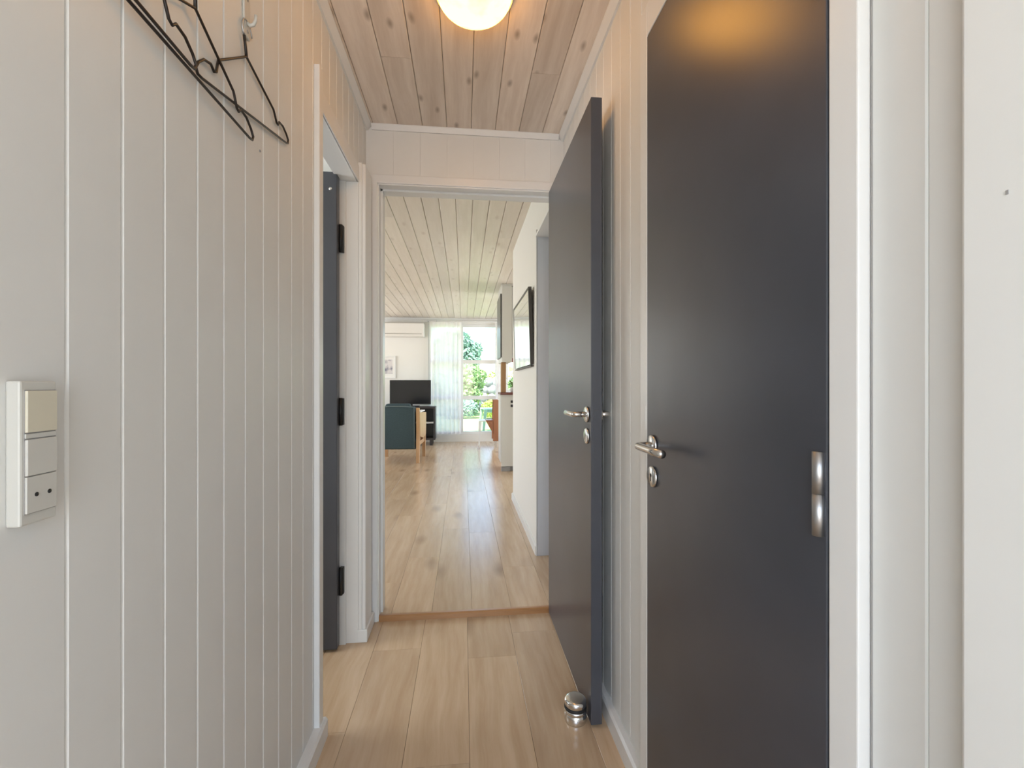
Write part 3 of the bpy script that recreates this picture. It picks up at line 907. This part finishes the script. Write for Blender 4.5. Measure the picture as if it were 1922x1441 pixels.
# ------------------------------------------------------------------ mirror
mi = thing('wall_mirror', 'long black-framed mirror leaning out from the living-room wall', 'mirror', (XR2 - 0.002, 2.985, 1.222))
mi.rotation_euler = (0, -math.radians(1.6), 0)
ML, MH = 0.92, 0.53
box('frame_rail', -0.022, 0.0, 0.0, ML, 0.0, 0.009, 'frame_black', mi, 0.001)
box('frame_rail', -0.022, 0.0, 0.0, ML, MH - 0.016, MH, 'frame_black', mi, 0.001)
box('frame_side', -0.022, 0.0, 0.0, 0.016, 0.016, MH - 0.016, 'frame_black', mi, 0.001)
box('frame_side', -0.022, 0.0, ML - 0.016, ML, 0.016, MH - 0.016, 'frame_black', mi, 0.001)
box('glass', -0.020, -0.016, 0.015, ML - 0.015, 0.015, MH - 0.015, 'mirror_glass', mi)
box('backing', -0.015, -0.002, 0.015, ML - 0.015, 0.015, MH - 0.015, 'frame_black', mi)

# ------------------------------------------------------------------ armchair (back towards the camera)
ar = thing('armchair', 'teal upholstered armchair with light oak arms, its back turned', 'armchair', (-0.885, 6.72, ZF2), math.radians(-3))
bm = bmesh.new()
bm_prism(bm, [(-0.30, 0.19), (-0.18, 0.17), (-0.235, 0.78), (-0.345, 0.775)], 'X', -0.245, 0.235)
bmesh.ops.bevel(bm, geom=list(bm.edges), offset=0.02, segments=3, profile=0.5, affect='EDGES')
bk = link('backrest', bm_mesh(bm, 'b', True), 'teal_fabric', ar)
tube('piping', [(-0.235, -0.345, 0.20), (-0.238, -0.352, 0.77), (-0.10, -0.352, 0.785), (0.10, -0.352, 0.785), (0.228, -0.352, 0.77), (0.225, -0.305, 0.20)], 0.006, 'teal_piping', bk, 8)
bm = bmesh.new(); bm_box(bm, -0.19, 0.16, -0.255, -0.12, 0.60, 0.815, 0.035, 4)
link('head_cushion', bm_mesh(bm, 'c', True), 'teal_fabric', ar)
bm = bmesh.new(); bm_box(bm, -0.25, 0.24, -0.20, 0.34, 0.30, 0.44, 0.035, 4)
link('seat_cushion', bm_mesh(bm, 's', True), 'teal_fabric', ar)
box('seat_frame', -0.25, 0.24, -0.22, 0.32, 0.235, 0.30, 'oak_frame', ar, 0.006)
for s, x in ((-1, -0.285), (1, 0.275)):
    a = prism('arm_panel', [(-0.31, 0.70), (0.34, 0.665), (0.35, 0.60), (0.32, 0.34), (0.10, 0.30), (-0.26, 0.36), (-0.28, 0.50)], 'X', x - 0.026, x + 0.026, 'oak_frame', ar)
    prism('leg', [(-0.335, 0.0), (-0.295, 0.0), (-0.245, 0.30), (-0.255, 0.60), (-0.30, 0.76), (-0.335, 0.76), (-0.31, 0.40)], 'X', x - 0.023, x + 0.023, 'oak_frame', ar)
    prism('leg', [(0.27, 0.0), (0.305, 0.0), (0.325, 0.40), (0.265, 0.40), (0.255, 0.30)], 'X', x - 0.023, x + 0.023, 'oak_frame', ar)
    prism('side_rail', [(-0.27, 0.235), (0.28, 0.235), (0.28, 0.29), (-0.27, 0.29)], 'X', x - 0.014, x + 0.014, 'oak_frame', ar)
    box('arm_cover', x - 0.032, x + 0.032, -0.28, 0.16, 0.694, 0.712, 'seat_white', ar, 0.005)

# ------------------------------------------------------------------ kitchen end: base cabinet, worktop, wall cabinet
kc = thing('base_cabinet', 'white kitchen base cabinet at the end of the counter', 'cabinet', (0.47, 5.66, ZF2))
box('end_panel', 0.0, 0.60, 0.0, 0.02, 0.06, 0.955, 'cabinet_grey', kc, 0.002)
box('body', 0.008, 0.60, 0.02, 0.36, 0.10, 0.955, 'cabinet_grey', kc, 0.002)
box('door', -0.010, 0.008, 0.024, 0.355, 0.11, 0.95, 'cabinet_grey', kc, 0.002)
box('plinth', 0.03, 0.60, 0.03, 0.36, 0.0, 0.10, 'plinth_grey', kc, 0.002)
box('foot_block', 0.0, 0.11, -0.004, 0.05, 0.0, 0.055, 'plinth_grey', kc, 0.002)
tag(box('kitchen_worktop', 0.455, 1.09, 5.63, 6.05, ZF2 + 0.956, ZF2 + 0.985, 'sill_dark', None, 0.004), 'dark red-brown worktop edge on the base cabinet', 'worktop')
po = thing('power_outlet', 'pair of black outlets high on the cabinet end', 'outlet', (0.61, 5.66, ZF2 + 0.87))
for zz in (0.0, -0.052):
    box('socket', -0.024, 0.030, -0.010, 0.0, zz - 0.015, zz + 0.015, 'black', po, 0.003)
wc = thing('wall_cabinet', 'tall white wall cabinet with dark fronts hanging above the worktop', 'cabinet', (0.478, 5.66, 1.385))
HWC = ZC2 - 1.385
box('body', 0.0, 0.125, 0.0, 0.58, 0.0, HWC - 0.02, 'cabinet_grey', wc, 0.003)
box('filler', 0.128, 0.33, 0.015, 0.58, 0.05, HWC - 0.03, 'cabinet_grey', wc, 0.003)
box('crown', -0.006, 0.34, -0.006, 0.58, HWC - 0.02, HWC - 0.001, 'cabinet_grey', wc, 0.002)
box('door', -0.020, -0.002, 0.012, 0.285, 0.06, HWC - 0.12, 'cabinet_dark', wc, 0.002)
box('door', -0.020, -0.002, 0.295, 0.57, 0.06, HWC - 0.12, 'cabinet_dark', wc, 0.002)
rb = box('red_tin', 0.555, 0.63, 5.70, 5.80, 1.388, 1.44, 'red_box', None, 0.004)
rb.location.z = 0
tag(rb, 'small red tin under the wall cabinet', 'tin')
ps = box('wooden_post', 0.472, 0.535, 5.74, 5.80, ZF2 + 0.985, 1.384, 'post_wood', None, 0.004)
tag(ps, 'square brown wooden post between worktop and wall cabinet', 'post')
pl = thing('potted_plant', 'dark green leafy plant on the worktop', 'plant', (0.64, 5.90, ZF2 + 0.985))
lathe('pot', [(0, 0), (0.030, 0), (0.038, 0.06), (0.034, 0.062), (0, 0.055)], 'terrace', pl, 20)
for i, (az, ln, el) in enumerate([(2.8, 0.20, 1.15), (1.0, 0.18, 1.3), (4.2, 0.16, 1.0), (5.6, 0.19, 1.25), (3.4, 0.13, 0.7)]):
    bm = bmesh.new()
    prev = None
    for j in range(7):
        v = j / 6
        r_ = ln * v * math.cos(el) * (0.4 + 0.9 * v); z_ = 0.055 + ln * v * math.sin(el) * (1 - 0.25 * v)
        w_ = 0.016 * math.sin(PI * min(1, v * 0.92 + 0.06))
        c = Vector((r_ * math.cos(az), r_ * math.sin(az), z_)); sd = Vector((-math.sin(az), math.cos(az), 0)) * w_
        cur = (bm.verts.new(c - sd), bm.verts.new(c + Vector((0, 0, -0.003))), bm.verts.new(c + sd))
        if prev:
            bm.faces.new((prev[0], prev[1], cur[1], cur[0])); bm.faces.new((prev[1], prev[2], cur[2], cur[1]))
        prev = cur
    link('leaf', bm_mesh(bm, 'leaf', True), 'leaf_green', pl)

# ------------------------------------------------------------------ wooden dining chair by the window
ch = thing('dining_chair', 'red-brown wooden chair beside the counter by the window', 'chair', (0.50, 7.75, ZF2), math.radians(0))
for yy in (0.0, 0.36):
    prism('back_post', [(0.00, 0.12), (0.10, 0.12), (0.135, 0.28), (0.150, 0.45), (0.140, 0.62), (0.105, 0.82), (0.015, 0.82), (0.005, 0.45)], 'Y', yy, yy + 0.03, 'teak_chair', ch)
    prism('seat_bracket', [(-0.115, 0.455), (0.01, 0.46), (0.01, 0.24), (-0.03, 0.30)], 'Y', yy, yy + 0.028, 'teak_chair', ch)
    prism('leg', [(0.045, 0.0), (0.065, 0.0), (0.075, 0.13), (0.035, 0.13)], 'Y', yy + 0.004, yy + 0.026, 'steel', ch)
    prism('leg', [(-0.24, 0.0), (-0.225, 0.0), (-0.20, 0.45), (-0.225, 0.45)], 'Y', yy + 0.008, yy + 0.022, 'white_gloss', ch)
box('seat', -0.125, 0.03, 0.028, 0.362, 0.455, 0.475, 'teak_chair', ch, 0.006)
box('back_panel', 0.05, 0.075, 0.03, 0.36, 0.60, 0.81, 'teak_chair', ch, 0.008)
box('front_rail', -0.235, -0.12, 0.01, 0.38, 0.452, 0.470, 'white_gloss', ch, 0.004)

# ------------------------------------------------------------------ garden
GZ = -0.03
lawn = tag(box('lawn', -30, 30, YW + 2.1, 60, GZ - 0.3, GZ, 'lawn_green'), 'sunlit green lawn outside the window', 'lawn', None, 'stuff')
tag(box('terrace', -6, 6, YW + 0.15, YW + 2.1, GZ - 0.3, GZ + 0.01, 'terrace'), 'pale terrace slab outside the window', 'terrace', None, 'structure')
struct(box('ground', -30, 30, -30, YW + 0.15, -0.5, -0.125, 'terrace'), 'bare ground under and around the house', 'ground')

gt = thing('garden_table', 'low green plastic garden table on the lawn', 'garden table', (0.72, 10.95, GZ), math.radians(8))
bm = bmesh.new(); bm_box(bm, -0.28, 0.28, -0.28, 0.28, 0.545, 0.575, 0.012, 3)
link('table_top', bm_mesh(bm, 't'), 'garden_green_top', gt)
for sx in (-1, 1):
    for sy in (-1, 1):
        bm = bmesh.new()
        bm_tube(bm, [(sx * 0.30, sy * 0.26, 0.006), (sx * 0.24, sy * 0.24, 0.545)], [0.028, 0.042], 8)
        link('leg', bm_mesh(bm, 'leg'), 'garden_green', gt)
box('apron', -0.24, 0.24, -0.25, -0.235, 0.48, 0.545, 'garden_green', gt, 0.003)

def foliage(name, label, cat, loc, blobs, n, size, mat, trunk=None, seed=1):
    rnd = random.Random(seed)
    t = thing(name, label, cat, (loc[0], loc[1], loc[2] + 0.012))
    bm = bmesh.new()
    tot = sum(b[3] * b[4] * b[5] for b in blobs)
    for (cx, cy, cz, rx, ry, rz) in blobs:
        for i in range(int(n * rx * ry * rz / tot) + 40):
            while True:
                p = Vector((rnd.uniform(-1, 1), rnd.uniform(-1, 1), rnd.uniform(-1, 1)))
                if 0.45 < p.length < 1: break
            c = Vector((cx + p.x * rx, cy + p.y * ry, max(size * 1.4, cz + p.z * rz)))
            u = Vector((rnd.gauss(0, 1), rnd.gauss(0, 1), rnd.gauss(0, 1))).normalized()
            w = u.orthogonal().normalized()
            s = size * rnd.uniform(0.6, 1.3)
            a, b_ = u * s, w * s * 0.5
            bm.faces.new([bm.verts.new(c - a), bm.verts.new(c + b_ + Vector((0, 0, s * .15))), bm.verts.new(c + a), bm.verts.new(c - b_ + Vector((0, 0, s * .15)))])
    me = bpy.data.meshes.new(name); bm.to_mesh(me); bm.free()
    f = link('foliage', me, mat, t)
    f['kind'] = 'stuff'
    bm = bmesh.new()
    for (x, y, h, r) in (trunk or [(0, 0, 0.6, 0.03)]):
        q_ = 1.0 if len(trunk or []) > 4 else 0.3
        bm_tube(bm, [(x * q_, y * q_, 0), (x * q_, y * q_, 0.05), (x * 0.7, y * 0.7, h * 0.5), (x, y, h)], [r, r, r * 0.8, r * 0.4], 8)
    link('trunk', bm_mesh(bm, 'trunk', True), 'bark', t)
    return t
foliage('garden_bush', 'full green bush at the left of the garden view', 'bush', (-0.10, 16.7, GZ),
        [(-0.2, 0, 0.8, 1.0, 0.8, 0.85), (0.25, 0.2, 1.35, 0.75, 0.7, 0.55), (-0.7, 0.3, 1.2, 0.9, 0.8, 0.8)], 5200, 0.085, 'leaf_green', seed=2)
foliage('garden_bush', 'low bluish bush at the foot of the green one', 'bush', (-0.30, 15.3, GZ), [(0, 0, 0.33, 0.50, 0.32, 0.36), (0.5, 0.1, 0.30, 0.3, 0.30, 0.30)], 2200, 0.06, 'leaf_blue', seed=3)
foliage('garden_bush', 'round green bush at the right, in front of the stone heap', 'bush', (2.0, 16.0, GZ), [(0, 0, 0.75, 0.55, 0.5, 0.8), (0.5, 0, 1.0, 0.6, 0.5, 0.7)], 3200, 0.075, 'leaf_green', seed=4)
foliage('garden_bush', 'small yellow-green shrub under the window view', 'bush', (0.98, 15.2, GZ), [(0, 0, 0.30, 0.42, 0.3, 0.33)], 1300, 0.05, 'leaf_yellow', seed=5)
foliage('garden_tree', 'blue-green tree rising behind the left bush', 'tree', (0.15, 20.5, GZ),
        [(-0.1, 0, 2.3, 0.75, 0.8, 0.75), (-0.3, 0, 3.0, 0.55, 0.6, 0.55), (0.3, 0, 2.7, 0.4, 0.5, 0.4), (-0.8, 0, 2.6, 0.7, 0.7, 0.9)], 3600, 0.10, 'leaf_blue', [(0, 0, 2.6, 0.09), (-0.4, 0, 2.9, 0.05), (0.3, 0, 2.6, 0.04)], seed=6)
hedge_blobs = [(x * 0.55, 0, 0.85, 0.5, 0.45, 0.98) for x in range(-9, 10)]
foliage('garden_hedge', 'long yellow-green clipped hedge at the back of the garden', 'hedge', (2.0, 22.0, GZ), hedge_blobs, 9000, 0.09, 'leaf_yellow', [(x * 0.55, 0, 0.8, 0.03) for x in range(-9, 10)], seed=8)

# stone heap in the garden: stones as single pieces
sh_ = thing('stone_heap', 'heap of grey field stones between the bushes', 'stone heap', (1.45, 18.3, GZ))
rr = random.Random(5)
for j, (nst, zz) in enumerate(((6, 0.26), (5, 0.60), (5, 0.93), (4, 1.24))):
    for i in range(nst):
        bm = bmesh.new()
        bmesh.ops.create_icosphere(bm, subdivisions=2, radius=1.0)
        q = [rr.uniform(0.8, 1.2) for _ in range(6)]
        for v in bm.verts:
            n_ = 1 + 0.12 * math.sin(3 * v.co.x * q[0] + i) + 0.10 * math.sin(4 * v.co.y * q[1] + j)
            v.co = Vector((v.co.x * 0.20 * q[2] * n_, v.co.y * 0.20 * q[3] * n_, v.co.z * 0.20 * n_))
        link('stone', bm_mesh(bm, 'stone', True), 'stone_grey', sh_, ((i - (nst - 1) / 2) * 0.33, rr.uniform(-0.05, 0.05) + j * 0.06, zz))

# neighbouring house with a gable roof
nh = thing('neighbour_house', 'pale neighbouring house with a light gable roof beyond the hedge', 'house', (0.3, 33.0, GZ))
box('wall', -3.0, 3.0, 0, 6.0, 0, 2.5, 'house_wall', nh)
prism('gable', [(-3.0, 2.5), (3.0, 2.5), (0.0, 3.9)], 'Y', 0.02, 5.98, 'house_wall', nh)
for s in (-1, 1):
    prism('roof_side', [(s * 3.5, 2.22), (s * 3.5, 2.36), (0, 4.06), (0, 3.92)], 'Y', -0.5, 6.5, 'house_roof', nh)
w = box('window', -2.0, -0.9, -0.05, 0.0, 1.0, 2.0, 'white_gloss', nh)
box('pane', -1.9, -1.0, -0.06, -0.045, 1.1, 1.9, 'tv_screen', w)
